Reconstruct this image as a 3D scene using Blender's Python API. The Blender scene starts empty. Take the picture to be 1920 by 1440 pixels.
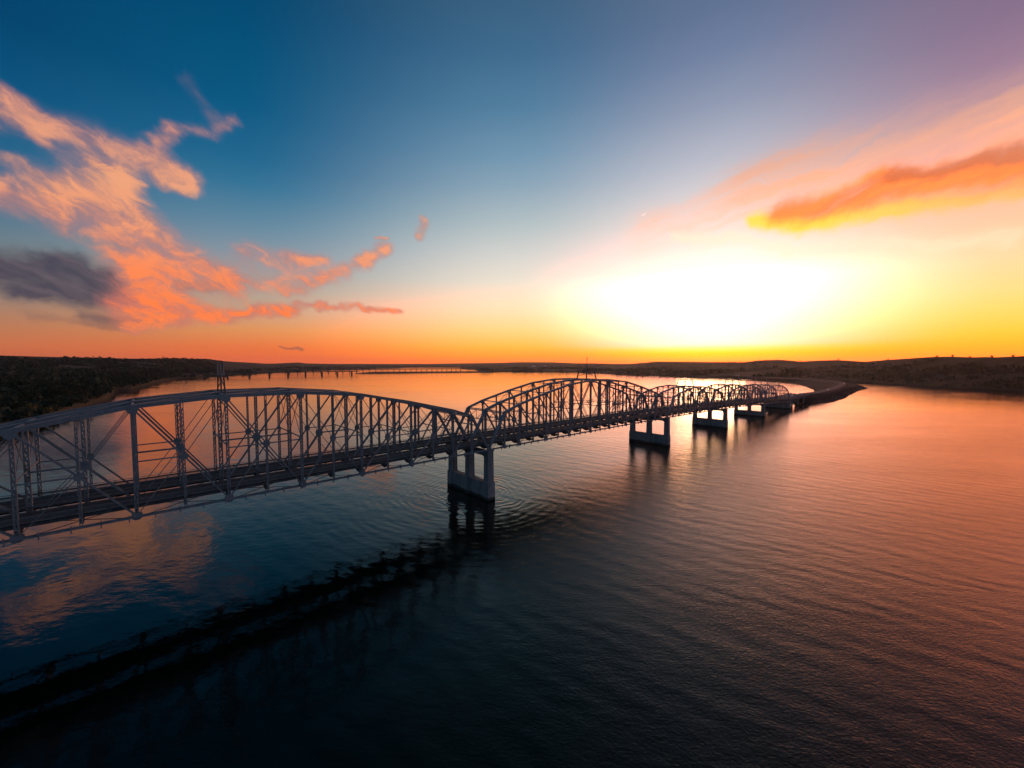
import bpy, math, random
from mathutils import Vector, Matrix, noise

random.seed(7)
scene = bpy.context.scene
COL = scene.collection
R = math.radians

# ------------------------------------------------------------------ camera
CAM_H = 36.23
cam_d = bpy.data.cameras.new("camera")
cam = bpy.data.objects.new("camera", cam_d)
COL.objects.link(cam)
cam.location = (0, 0, CAM_H)
cam.rotation_euler = (math.pi/2 - 0.050, 0, 0)
cam_d.sensor_fit = 'HORIZONTAL'
cam_d.sensor_width = 36.0
cam_d.lens = 36.0*744.0/1920.0
cam_d.clip_start = 0.5
cam_d.clip_end = 30000
scene.camera = cam

# ------------------------------------------------------------------ node helper
class V:
    """a scalar socket with arithmetic"""
    nt = None
    def __init__(s, sock): s.s = sock
    @staticmethod
    def m(op, *a, clamp=False):
        n = V.nt.nodes.new('ShaderNodeMath'); n.operation = op; n.use_clamp = clamp
        for i, x in enumerate(a):
            if isinstance(x, V): V.nt.links.new(x.s, n.inputs[i])
            else: n.inputs[i].default_value = float(x)
        return V(n.outputs[0])
    def __add__(a, b): return V.m('ADD', a, b)
    __radd__ = __add__
    def __sub__(a, b): return V.m('SUBTRACT', a, b)
    def __rsub__(a, b): return V.m('SUBTRACT', b, a)
    def __mul__(a, b): return V.m('MULTIPLY', a, b)
    __rmul__ = __mul__
    def __truediv__(a, b): return V.m('DIVIDE', a, b)
    def __pow__(a, b): return V.m('POWER', a, b)
def vmax(a, b): return V.m('MAXIMUM', a, b)
def clamp01(a): return V.m('ADD', a, 0.0, clamp=True)
def sstep(x, lo, hi):
    n = V.nt.nodes.new('ShaderNodeMapRange'); n.interpolation_type = 'SMOOTHSTEP'
    V.nt.links.new(x.s, n.inputs[0]); n.inputs[1].default_value = lo; n.inputs[2].default_value = hi
    return V(n.outputs[0])
def vec(x, y, z=0.0):
    n = V.nt.nodes.new('ShaderNodeCombineXYZ')
    for i, a in enumerate((x, y, z)):
        if isinstance(a, V): V.nt.links.new(a.s, n.inputs[i])
        else: n.inputs[i].default_value = a
    return n.outputs[0]
def sep(sock):
    n = V.nt.nodes.new('ShaderNodeSeparateXYZ'); V.nt.links.new(sock, n.inputs[0])
    return V(n.outputs[0]), V(n.outputs[1]), V(n.outputs[2])
def tex_noise(vsock, scale, detail=4, rough=0.55, dist=0.0, dims='3D'):
    n = V.nt.nodes.new('ShaderNodeTexNoise'); n.noise_dimensions = dims
    n.inputs['Scale'].default_value = scale; n.inputs['Detail'].default_value = detail
    n.inputs['Roughness'].default_value = rough; n.inputs['Distortion'].default_value = dist
    if vsock is not None: V.nt.links.new(vsock, n.inputs['Vector'])
    return V(n.outputs['Fac'])
def mixc(f, a, b):
    n = V.nt.nodes.new('ShaderNodeMix'); n.data_type = 'RGBA'; n.clamp_factor = True
    if isinstance(f, V): V.nt.links.new(f.s, n.inputs[0])
    else: n.inputs[0].default_value = f
    for i, c in ((6, a), (7, b)):
        if isinstance(c, (tuple, list)): n.inputs[i].default_value = tuple(c)+((1,) if len(c) == 3 else ())
        else: V.nt.links.new(c, n.inputs[i])
    return n.outputs[2]
def lin(c, g=1.0):
    o = []
    for x in c[:3]:
        x /= 255.0
        o.append((x/12.92 if x <= 0.04045 else ((x+0.055)/1.055)**2.4)*g)
    return tuple(o)
def ramp(fac, stops):
    n = V.nt.nodes.new('ShaderNodeValToRGB'); e = n.color_ramp.elements
    while len(e) > 1: e.remove(e[-1])
    for i, (p, c) in enumerate(stops):
        el = e[0] if i == 0 else e.new(p)
        el.position = p; el.color = tuple(c)+(1,)
    V.nt.links.new(fac.s, n.inputs[0])
    return n.outputs[0]

# ------------------------------------------------------------------ sky
world = bpy.data.worlds.new("World"); scene.world = world; world.use_nodes = True
V.nt = world.node_tree
V.nt.nodes.clear()
tc = V.nt.nodes.new('ShaderNodeTexCoord')
dx, dy, dz = sep(tc.outputs['Generated'])
el = V.m('ARCSINE', dz)*57.29578                    # elevation, degrees
az = V.m('ARCTAN2', dx, dy)*57.29578                # azimuth from +Y towards +X, degrees
SUN_AZ, SUN_EL = 26.5, 3.5

def col(stops):
    """elevation ramp: (deg, (r,g,b) sRGB, gain or per-channel gain)"""
    s = []
    for d, c, *g in stops:
        g = g[0] if g else 1.0
        l = lin(c)
        l = tuple(x*g for x in l) if not isinstance(g, tuple) else tuple(x*y for x, y in zip(l, g))
        s.append((max(d, 0)/90.0, l))
    return ramp(V.m('DIVIDE', el, 90.0, clamp=True), s)
SKY_BACK = col([(0, (66,92,118)), (4, (82,104,128)), (9, (92,112,140)), (16, (82,114,146)), (28, (52,96,134)), (46, (12,58,88)), (62, (12,42,58)), (90, (12,32,40))])
SKY_D = col([(.3, (200,98,62)), (1.6, (206,114,74)), (3, (190,122,86)), (4.9, (165,126,106)), (6.7, (140,128,118)), (9.5, (112,126,132)), (12.2, (85,118,138)), (15, (46,104,140)), (17.4, (28,96,136)), (21.5, (8,84,127)), (25, (2,74,117)), (28, (2,64,106)), (50, (5,54,94)), (68, (12,42,66)), (90, (8,32,50))])
SKY_A = col([(.3, (243,104,58)), (2.1, (240,122,66)), (4.1, (230,150,90)), (6.6, (200,166,136)), (9.1, (172,166,155)), (12.8, (138,153,165)), (16.3, (100,138,161)), (20.3, (54,117,152)), (23, (34,104,144)), (28, (10,90,132)), (32.6, (4,82,123)), (36, (3,75,116)), (46, (6,56,84)), (60, (8,40,56)), (90, (12,32,40))])
SKY_B = col([(.3, (255,140,32), (1.5,1,1)), (1.2, (255,163,44), (1.8,1.05,1)), (2.5, (255,188,72), (2.0,1.1,1)), (4.8, (255,216,136), (2.2,1.06,1)), (7.8, (255,230,188), (1.8,1.04,1)), (9.4, (254,232,200), (1.25,1.02,1)), (11.5, (244,231,212)), (15, (218,216,210)), (19, (182,195,198)), (23.6, (142,168,186)), (27, (116,152,178)), (32, (84,128,160)), (37, (64,108,143)), (41, (60,98,130)), (52, (30,64,84)), (64, (16,42,54)), (90, (12,32,40))])
SKY_C = col([(.3, (255,180,0), (4,1,1)), (.9, (255,222,2), (5,1.0,1)), (1.5, (255,240,10), (5,1.05,1)), (2.0, (255,250,120), (5,1.2,1)), (2.6, (255,255,240), (4,1.2,1.03)), (4.5, (255,255,255), (4.4,1.75,1.1)), (7.5, (255,255,255), (4.2,2.2,1.4)), (10, (255,255,255), (3.8,2.0,1.5)), (12.3, (255,253,248), (2.7,1.2,1.05)), (15, (254,243,232), (1.45,1.02,1)), (18, (242,228,222), (1.06,1,1)), (21.4, (212,208,213)), (24.2, (188,190,203)), (29.4, (146,156,180)), (34, (114,130,162)), (37.5, (98,116,148)), (55, (44,66,84)), (70, (20,40,50)), (90, (12,32,40))])
SKY_E = col([(.3, (255,160,24), (2.6,1,1)), (1.5, (255,184,34), (2.4,1.08,1)), (2.9, (255,204,62), (2.6,1.1,1)), (4.8, (255,218,108), (2.9,1.08,1)), (6.7, (255,224,142), (3.0,1.05,1)), (9.5, (255,223,168), (2.9,1.02,1)), (12.2, (252,210,168), (2.6,1,1)), (15.3, (246,195,164), (2.1,1,1)), (18.0, (225,176,168), (1.25,1,1)), (21.6, (186,150,164)), (25.5, (156,126,150)), (28.5, (138,114,142)), (42, (92,86,110)), (55, (52,60,76)), (70, (20,40,50)), (90, (12,32,40))])
def az_mix(a, b, lo, hi): return mixc(sstep(az, lo, hi), a, b)
def az_lin(a, b, lo, hi): return mixc(V.m('DIVIDE', az-lo, hi-lo, clamp=True), a, b)
c = az_mix(SKY_BACK, SKY_D, -98, -54)
c = az_mix(c, SKY_A, -58, -30)
c = az_mix(c, SKY_B, -34, 3)
kp = V.m('EXPONENT', el*(-1.0/2.6))*1.3 + 1.0           # the glow narrows towards the horizon
c = mixc(sstep(az, 0.0, 26.5)**kp, c, SKY_C)
c = mixc(1.0 - (1.0 - sstep(az, 26.5, 52.0))**kp, c, SKY_E)
c = az_mix(c, SKY_BACK, 53, 92)

# clouds: strokes on the sky in (azimuth*cos(elevation), elevation)
u0 = az*V.m('COSINE', V.m('RADIANS', el)); v0 = el
wv = vec(u0, v0)
def centred(n): return n - 0.5
w1 = tex_noise(wv, 0.16, 3, 0.5); w2 = tex_noise(vec(u0+37.0, v0+11.0), 0.16, 3, 0.5)
w3 = tex_noise(vec(u0-17.0, v0*1.2+51.0), 0.7, 4, 0.6); w4 = tex_noise(vec(u0+71.0, v0-23.0), 0.7, 4, 0.6)
cu = u0 + centred(w1)*3.6 + centred(w3)*1.3
cv = v0 + centred(w2)*3.0 + centred(w4)*1.1
# fibres running down to the right on the left side, up to the right on the right side
fl = tex_noise(vec((cu*0.86 - cv*0.5)*0.22, (cu*0.5 + cv*0.86)*1.0), 0.75, 6, 0.62, 0.6)
fr = tex_noise(vec((cu*0.98 + cv*0.16)*0.14, (cv*0.98 - cu*0.16)*1.0), 0.75, 5, 0.55, 0.4)
def stroke(s):
    x1, y1, x2, y2, r, w = s
    ex, ey = x2-x1, y2-y1; L2 = ex*ex+ey*ey+1e-9
    px, py = cu-x1, cv-y1
    t = V.m('ADD', px*(ex/L2), py*(ey/L2), clamp=True)
    qx, qy = px-t*ex, py-t*ey
    return V.m('EXPONENT', (qx*qx + qy*qy)*(-1.0/(r*r*0.95)))*w
def field(strokes):
    f = None
    for s in strokes:
        k = stroke(s); f = (1.0-k) if f is None else f*(1.0-k)
    return 1.0-f
ST_P = [(-47.55, 21.93, -45.77, 21.07, 1.04, 1), (-45.87, 21.04, -46.1, 19.84, 0.76, 0.9), (-49.02, 20.78, -41.69, 21.33, 1.43, 0.5), (-45.03, 21.05, -40.74, 20.37, 0.99, 0.55), (-45.19, 18.66, -40.82, 19.48, 0.83, 0.4), (-39.64, 20.7, -36.81, 19.66, 1.22, 1), (-38.59, 19.2, -36.62, 19.09, 0.92, 1), (-43.09, 18.81, -40.86, 18.0, 0.72, 1), (-41.55, 18.48, -41.54, 15.97, 1.03, 1), (-38.14, 21.84, -36.35, 23.42, 0.72, 0.75), (-36.35, 23.42, -30.55, 26.28, 0.67, 0.42), (-33.9, 28.38, -32.42, 25.97, 0.92, 0.22), (-51.38, 15.1, -47.0, 14.44, 1.67, 0.85), (-46.9, 14.81, -43.42, 16.63, 1.69, 0.95), (-49.1, 17.44, -47.55, 16.9, 0.64, 0.5), (-45.03, 15.75, -41.49, 13.8, 1.96, 0.8), (-42.59, 14.05, -39.1, 11.13, 2.54, 0.85), (-40.32, 11.46, -34.63, 9.75, 2.09, 0.9), (-41.78, 10.17, -41.02, 6.76, 2.75, 1), (-44.34, 6.04, -38.87, 6.28, 1.34, 1), (-43.75, 4.27, -35.58, 5.77, 0.93, 1), (-36.6, 5.45, -27.84, 7.05, 0.94, 1), (-27.76, 7.97, -25.08, 7.62, 0.53, 0.9), (-25.42, 7.26, -15.86, 7.3, 0.48, 0.8), (-32.64, 12.94, -26.65, 12.68, 1.49, 0.6), (-28.3, 13.22, -24.5, 13.29, 0.76, 0.8), (-34.19, 9.21, -22.56, 11.26, 1.54, 0.5), (-28.77, 9.43, -19.16, 13.2, 0.86, 0.6), (-19.81, 13.14, -16.8, 15.7, 1.14, 0.9), (-17.99, 16.82, -16.39, 17.16, 0.26, 0.8), (-12.69, 17.19, -11.45, 18.91, 0.78, 0.75)]
ST_K = [(-53.04, 7.8, -46.77, 9.26, 1.6, 1), (-48.15, 9.02, -44.62, 8.19, 1.8, 1), (-50.41, 6.52, -43.59, 7.39, 1.3, 1), (-47.04, 4.85, -42.08, 4.72, 0.7, 0.6), (-39.08, 8.31, -35.22, 9.04, 0.81, 0.5), (-50.08, 4.19, -44.56, 3.89, 0.56, 0.35), (-29.8, 2.15, -27.81, 1.91, 0.27, 0.6)]
ST_V = [(17.44, 17.54, 33.26, 19.82, 3.24, 0.55), (28.05, 20.95, 48.16, 20.35, 3.6, 0.85), (36.64, 17.03, 50.83, 17.05, 1.97, 0.75), (47.39, 20.99, 52.33, 20.72, 2.28, 0.6)]
ST_O = [(32.24, 17.48, 39.89, 17.38, 1.4, 1), (39.8, 17.74, 50.44, 16.64, 1.84, 1)]
ST_DK = [(36.33, 18.36, 41.93, 18.3, 0.55, 0.3), (41.16, 18.43, 50.59, 17.78, 0.84, 1)]
ST_YL = [(30.2, 16.76, 42.76, 15.07, 1.13, 1), (42.32, 15.36, 51.05, 14.5, 0.78, 0.85)]
ST_WT = [(21.41, 16.17, 33.59, 13.47, 0.87, 0.8), (33.59, 13.47, 50.27, 10.85, 1.14, 0.6)]
aV = sstep(field(ST_V)*(0.08+fr*1.75), 0.02, 1.25)
c = mixc(aV*0.88, c, ramp(V.m('DIVIDE', v0, 30.0, clamp=True), [(0, (1.5,.76,.36)), (.5, (1.6,.66,.31)), (.62, (1.3,.55,.29)), (.75, (.90,.43,.27)), (1, (.5,.29,.27))]))
aW = sstep(field(ST_WT)*(0.5+fr), 0.05, 1.0)
c = mixc(aW*0.6, c, (1.6, .95, .66))
aY = sstep(field(ST_YL)*(0.5+fr*1.0), 0.03, 1.0)
c = mixc(aY*0.95, c, mixc(sstep(u0, 33, 50), (1.9, .80, .075), (1.5, .56, .17)))
aO = sstep(field(ST_O)*(0.4+fr*1.2), 0.05, 1.05)
c = mixc(aO*0.95, c, mixc(sstep(fr, .35, .65), (1.15, .235, .05), (1.4, .36, .08)))
aK2 = sstep(field(ST_DK)*(0.5+fr*1.0), 0.12, 1.0)
c = mixc(aK2*0.52, c, mixc(sstep(u0, 40, 50), lin((185,88,58)), lin((150,92,84))))
kn = tex_noise(vec(cu*0.45+3.0, cv*1.5+7.0), 0.5, 5, 0.6, 0.5)
aK = sstep(field(ST_K)*(0.82+sstep(kn, .3, .66)*0.25), 0.08, 0.95)
c = mixc(aK*0.95, c, mixc(sstep(fl, .3, .7), lin((68,66,82)), lin((98,88,98))))
fp = field(ST_P)
fine = tex_noise(vec((cu*0.8 - cv*0.6)*0.5, (cu*0.6 + cv*0.8)*1.7), 0.9, 6, 0.65, 0.5)
puff = tex_noise(vec(cu+9.0, cv*1.25-40.0), 0.33, 6, 0.6, 0.8)
nz = sstep(fl*0.42 + fine*0.2 + puff*0.38, 0.36, 0.63)
aP = sstep(fp*(0.55+nz*0.70), 0.06, 1.12)
pcol = ramp(V.m('DIVIDE', v0, 24.0, clamp=True), [(0, (1.05,.30,.09)), (.25, (1.1,.225,.055)), (.40, (1.05,.26,.085)), (.55, (.94,.33,.16)), (.75, (.92,.39,.20)), (1, (.74,.31,.22))])
lit = sstep(fp*0.55 + nz*0.35 + (puff-0.5)*1.3, .30, .95)
pcol = mixc(lit, mixc(0.55, pcol, lin((128,104,124))), pcol)
c = mixc(sstep(fp*(0.7+nz*0.3), 0.06, 1.0)*0.5, c, mixc(0.3, pcol, lin((170,125,125))))
c = mixc(aP*0.92, c, pcol)
bg = V.nt.nodes.new('ShaderNodeBackground'); V.nt.links.new(c, bg.inputs[0]); bg.inputs[1].default_value = 1.0
wo = V.nt.nodes.new('ShaderNodeOutputWorld'); V.nt.links.new(bg.outputs[0], wo.inputs[0])
world.cycles.sampling_method = 'MANUAL'; world.cycles.sample_map_resolution = 512

# ------------------------------------------------------------------ sun, exposure
sun_d = bpy.data.lights.new("sun", 'SUN'); sun_d.energy = 0.12; sun_d.angle = R(8); sun_d.color = (1.0, .56, .26)
sun = bpy.data.objects.new("sun", sun_d); COL.objects.link(sun)
sd = Vector((math.sin(R(SUN_AZ))*math.cos(R(SUN_EL)), math.cos(R(SUN_AZ))*math.cos(R(SUN_EL)), math.sin(R(SUN_EL))))
sun.rotation_euler = sd.to_track_quat('Z', 'Y').to_euler()
sun.location = (300, 600, 120)
scene.view_settings.view_transform = 'Standard'; scene.view_settings.look = 'None'
scene.view_settings.exposure = 0.0; scene.view_settings.gamma = 1.0
scene.view_settings.use_curve_mapping = False
scene.render.engine = 'CYCLES'
scene.cycles.use_denoising = True
scene.cycles.max_bounces = 6
scene.cycles.sample_clamp_indirect = 6.0

# ================================================================== helpers
def new_mat(name):
    m = bpy.data.materials.new(name); m.use_nodes = True
    nt = m.node_tree; V.nt = nt
    b = nt.nodes['Principled BSDF']
    return m, nt, b
def link_c(nt, sock, inp): nt.links.new(sock, inp)
def obj_coords():
    n = V.nt.nodes.new('ShaderNodeTexCoord'); return n.outputs['Object']
def geo_pos():
    n = V.nt.nodes.new('ShaderNodeNewGeometry'); return n.outputs['Position']
def simple_mat(name, c1, c2, scale, rough=0.7, bump=0.0, metallic=0.0, spec=0.5):
    m, nt, b = new_mat(name)
    p = geo_pos()
    n1 = tex_noise(p, scale, 5, 0.65); n2 = tex_noise(p, scale*7.3, 3, 0.6)
    f = sstep(n1*0.65 + n2*0.35, 0.34, 0.66)
    link_c(nt, mixc(f, c1, c2), b.inputs['Base Color'])
    b.inputs['Roughness'].default_value = rough; b.inputs['Metallic'].default_value = metallic
    b.inputs['Specular IOR Level'].default_value = spec
    if bump:
        k = nt.nodes.new('ShaderNodeBump'); k.inputs['Strength'].default_value = 0.6; k.inputs['Distance'].default_value = bump
        nt.links.new(n2.s, k.inputs['Height']); nt.links.new(k.outputs[0], b.inputs['Normal'])
    return m

class MB:
    """collects bars, boxes and prisms; build() links them as ONE mesh object"""
    def __init__(s): s.v = []; s.f = []
    def hexa(s, pts):
        o = len(s.v); s.v += [tuple(p) for p in pts]
        for q in ((0,3,2,1),(4,5,6,7),(0,1,5,4),(1,2,6,5),(2,3,7,6),(3,0,4,7)): s.f.append(tuple(o+i for i in q))
    def box(s, x0, x1, y0, y1, z0, z1):
        s.hexa([(x0,y0,z0),(x1,y0,z0),(x1,y1,z0),(x0,y1,z0),(x0,y0,z1),(x1,y0,z1),(x1,y1,z1),(x0,y1,z1)])
    def bar(s, p, q, a, b, side=(0,1,0)):
        """bar from p to q; a = size across in the plane normal to side, b = size along side"""
        p = Vector(p); q = Vector(q); t = (q-p).normalized(); sd_ = Vector(side)
        if abs(t.dot(sd_)) > .99: sd_ = Vector((1,0,0))
        y = (sd_ - t*t.dot(sd_)).normalized(); x = y.cross(t)
        x = x*(a/2); y = y*(b/2)
        s.hexa([p-x-y, p+x-y, p+x+y, p-x+y, q-x-y, q+x-y, q+x+y, q-x+y])
    def prism(s, poly, y0, y1):
        """poly in x,z extruded along y"""
        n = len(poly); o = len(s.v)
        s.v += [(x,y0,z) for x,z in poly] + [(x,y1,z) for x,z in poly]
        s.f.append(tuple(range(o, o+n))); s.f.append(tuple(range(o+2*n-1, o+n-1, -1)))
        for i in range(n):
            j = (i+1) % n; s.f.append((o+i, o+n+i, o+n+j, o+j))
    def cyl(s, p, q, r0, r1=None, n=8):
        r1 = r0 if r1 is None else r1
        p = Vector(p); q = Vector(q); t = (q-p).normalized()
        a = t.orthogonal().normalized(); b = t.cross(a); o = len(s.v)
        for c, r in ((p, r0), (q, r1)):
            for i in range(n):
                k = 2*math.pi*i/n; s.v.append(tuple(c + a*(r*math.cos(k)) + b*(r*math.sin(k))))
        for i in range(n): s.f.append((o+i, o+(i+1) % n, o+n+(i+1) % n, o+n+i))
        s.f.append(tuple(range(o+n-1, o-1, -1))); s.f.append(tuple(range(o+n, o+2*n)))
    def mesh(s, name, mat):
        me = bpy.data.meshes.new(name); me.from_pydata(s.v, [], s.f); me.update()
        if mat: me.materials.append(mat)
        return me
    def build(s, name, mat, parent=None, loc=(0,0,0)):
        o = bpy.data.objects.new(name, s.mesh(name, mat)); COL.objects.link(o); o.location = loc
        if parent: o.parent = parent
        return o
def empty(name, loc=(0,0,0), rot=(0,0,0)):
    o = bpy.data.objects.new(name, None); COL.objects.link(o); o.location = loc; o.rotation_euler = rot
    o.empty_display_size = 1.0
    return o
def tag(o, label=None, cat=None, group=None, kind=None):
    if label: o['label'] = label
    if cat: o['category'] = cat
    if group: o['group'] = group
    if kind: o['kind'] = kind
    return o
def copy_tree(o, kids, loc, rot):
    r = o.copy(); COL.objects.link(r); r.location = loc; r.rotation_euler = rot
    for ch in kids:
        c_ = ch.copy(); COL.objects.link(c_); c_.parent = r
    return r
def mesh_obj(name, verts, faces, mat, smooth=False):
    me = bpy.data.meshes.new(name); me.from_pydata(verts, [], faces); me.update()
    if smooth:
        for p in me.polygons: p.use_smooth = True
    me.materials.append(mat)
    o = bpy.data.objects.new(name, me); COL.objects.link(o); return o

# ================================================================== materials
M_steel, nt, b = new_mat('weathered_silver_paint')
P = geo_pos(); X, Y, Z = sep(P)
n1 = tex_noise(P, 0.7, 5, .65); n2 = tex_noise(vec(X*2.2, Y*2.2, Z*0.35), 1.0, 4, .7); n3 = tex_noise(P, 5.0, 3, .6)
g = mixc(sstep(n1*.6+n3*.4, .36, .64), (.235,.248,.243), (.365,.378,.368))
g = mixc(sstep(n2*.75+n3*.25, .60, .74)*0.6, g, (.115,.068,.045))
link_c(nt, g, b.inputs['Base Color']); b.inputs['Roughness'].default_value = .5; b.inputs['Metallic'].default_value = .2
M_steel_old = simple_mat('dull_steel', (.10,.095,.09), (.19,.18,.17), 0.7, 0.6, 0.0, 0.2)
M_asphalt = simple_mat('asphalt', (.058,.049,.041), (.10,.085,.070), 0.5, 0.85, 0.01)
M_concrete, nt, b = new_mat('weathered_concrete')
P = geo_pos(); X, Y, Z = sep(P)
n1 = tex_noise(P, 0.35, 5, .65); n2 = tex_noise(vec(X*1.5, Y*1.5, Z*0.10), 1.0, 4, .65); n3 = tex_noise(P, 3.0, 4, .6)
g = mixc(sstep(n1*.6+n3*.4, .36, .64), (.26,.25,.235), (.40,.38,.355))
g = mixc(sstep(n2, .50, .68)*0.6, g, (.10,.095,.085))
zz = V.m('FRACT', Z*(1.0/1.45)); g = mixc(sstep(V.m('ABSOLUTE', zz-0.5), .485, .5)*0.4, g, (.12,.115,.11))
g = mixc(sstep(Z + (n1-.5)*1.2, 1.15, .55), g, (.050,.052,.042))
link_c(nt, g, b.inputs['Base Color']); b.inputs['Roughness'].default_value = .88
bk = nt.nodes.new('ShaderNodeBump'); bk.inputs['Distance'].default_value = .03; bk.inputs['Strength'].default_value = .6
nt.links.new(n3.s, bk.inputs['Height']); nt.links.new(bk.outputs[0], b.inputs['Normal'])
M_line = simple_mat('worn_road_paint', (.22,.21,.18), (.42,.40,.35), 1.3, 0.8)
M_galv = simple_mat('galvanised_rail', (.16,.15,.14), (.26,.25,.24), 1.1, 0.5, 0.0, 0.5)
M_wood = simple_mat('weathered_pole', (.22,.21,.2), (.33,.32,.31), 2.0, 0.7)
M_bark = simple_mat('bark', (.035,.028,.02), (.06,.05,.04), 1.5, 0.9)
M_white = simple_mat('white_paint', (.72,.71,.68), (.8,.79,.77), 1.0, 0.5)
M_roof = simple_mat('grey_shingle', (.09,.085,.08), (.14,.13,.12), 1.0, 0.8)
M_tyre = simple_mat('rubber', (.02,.02,.02), (.03,.03,.03), 3.0, 0.8)
M_glass = simple_mat('dark_glass', (.02,.022,.025), (.025,.028,.03), 1.0, 0.08)
def foliage(name, a, b_):
    m, nt, b = new_mat(name)
    oi = nt.nodes.new('ShaderNodeObjectInfo')
    p = geo_pos(); n1 = tex_noise(p, 0.5, 3, .6)
    f = clamp01(sstep(n1, .3, .7)*0.6 + V(oi.outputs['Random'])*0.4)
    link_c(nt, mixc(f, a, b_), b.inputs['Base Color'])
    b.inputs['Roughness'].default_value = 0.75; b.inputs['Specular IOR Level'].default_value = 0.2
    return m
M_leaf = foliage('dark_foliage', (.011,.032,.017), (.028,.052,.022))
M_leaf_y = foliage('yellowish_foliage', (.10,.09,.02), (.15,.13,.03))
M_scrub = foliage('scrub', (.045,.045,.02), (.085,.07,.036))

# ---- water
M_water, nt, b = new_mat('lake_water')
P = geo_pos(); X, Y, Z = sep(P)
PX, PY = -11.94, 111.07
# wind: smooth water in the lee of the near spans, rippled open water to the right and far away
big = tex_noise(vec(X, Y), 0.012, 3, 0.5)
wind = sstep((X*0.80 - Y*0.18) + (big-0.5)*90.0, -42.0, 26.0)
wind = wind*(1.0 - sstep(Y, 130.0, 380.0)*0.86)
streak = sstep(tex_noise(vec(X*0.22+Y*0.03, Y*0.9), 0.016, 6, 0.62, 0.4), 0.42, 0.68)
wind = vmax(wind, sstep(Y, 130.0, 380.0)*(0.07 + streak*0.34))
patch = sstep(tex_noise(vec(X, Y*1.6), 0.021, 4, 0.6), 0.36, 0.62)
gust = sstep(tex_noise(vec(X*0.35, Y*1.0), 0.012, 5, 0.6), 0.35, 0.65)
rip = tex_noise(vec(X*0.9+Y*0.2, Y*1.25), 2.4, 3, 0.6)
chop = tex_noise(vec(X*0.8+Y*0.3, Y*1.3), 0.62, 3, 0.55)
swell = tex_noise(vec(X*0.9, Y*1.0), 0.16, 2, 0.5)
wx = X + (swell-0.5)*5.0 + (big-0.5)*30.0
def wave(ax, ay, lam, ph=0.0):
    return V.m('SINE', (wx*ax + Y*ay)*(2*math.pi/lam) + ph)
cross = wave(0.55, 0.84, 3.7)*0.5 + wave(0.72, 0.69, 5.3, 1.3)*0.6
dxp, dyp = X-PX, Y-PY
rr = V.m('SQRT', dxp*dxp*1.15 + dyp*dyp + dxp*dyp*0.25 + (swell-0.5)*190.0 + 4.0)
rings = V.m('SINE', rr*(2*math.pi/2.3))*V.m('EXPONENT', rr*(-1.0/17.0))*sstep(rr, 5.0, 9.0)*(sstep(tex_noise(vec(X+31.0, Y), 0.045, 3, 0.6), .40, .62)*0.75 + 0.32)
h = rings*0.050 + rip*(wind*(gust*0.5+0.6)*0.062 + patch*0.006 + 0.002) + chop*(wind*0.034 + patch*0.026 + 0.012) + swell*(0.075 + wind*0.03) + cross*(0.010 + wind*0.006)
bp = nt.nodes.new('ShaderNodeBump'); bp.inputs['Strength'].default_value = 1.0; bp.inputs['Distance'].default_value = 1.0
nt.links.new(h.s, bp.inputs['Height']); nt.links.new(bp.outputs[0], b.inputs['Normal'])
b.inputs['Base Color'].default_value = (.0018,.0040,.0030,1)
rg = wind*(gust*0.05 + 0.14) + 0.025
nt.links.new(rg.s, b.inputs['Roughness'])
b.inputs['IOR'].default_value = 1.44
b.inputs['Specular Tint'].default_value = (1.0, .86, .58, 1)      # warm tint put into steep reflections to take out their blue

# ---- land
M_land, nt, b = new_mat('river_hills')
P = geo_pos(); X, Y, Z = sep(P)
n1 = tex_noise(vec(X, Y, Z*3.0), 0.006, 6, .6); n2 = tex_noise(vec(X, Y, Z), 0.05, 5, .65); n3 = tex_noise(vec(X*.3, Y, Z*2), 0.012, 4, .6)
g = mixc(sstep(n1*.6+n2*.4, .38, .62), (.050,.046,.022), (.115,.085,.045))
g = mixc(sstep(n3, .56, .66)*sstep(n2, .45, .6), g, (.11,.095,.055))
g = mixc(sstep(Z + (n2-.5)*5.0, 3.2, 0.8), g, (.048,.042,.030))
link_c(nt, g, b.inputs['Base Color']); b.inputs['Roughness'].default_value = .95; b.inputs['Specular IOR Level'].default_value = .1
bk = nt.nodes.new('ShaderNodeBump'); bk.inputs['Distance'].default_value = 2.0; bk.inputs['Strength'].default_value = .7
nt.links.new(n2.s, bk.inputs['Height']); nt.links.new(bk.outputs[0], b.inputs['Normal'])
M_riprap = simple_mat('dark_riprap', (.045,.038,.034), (.10,.082,.07), 0.25, .95, 0.5, 0, .15)
M_sand = simple_mat('pale_sand', (.16,.12,.09), (.24,.18,.135), 0.06, .95, 0.1, 0, .1)

# ================================================================== water sheet
vs = []; fs = []
NR = 96
radii = [0.01, 60, 150, 300, 600, 1200, 2400, 4000, 5600]
for r in radii:
    for i in range(NR):
        k = 2*math.pi*i/NR; vs.append((r*math.sin(k), r*math.cos(k), 0.0))
for j in range(len(radii)-1):
    for i in range(NR):
        a_, b2 = j*NR+i, j*NR+(i+1) % NR; fs.append((a_, a_+NR, b2+NR, b2))
water = mesh_obj('water', vs, fs, M_water); tag(water, kind='structure')

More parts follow.
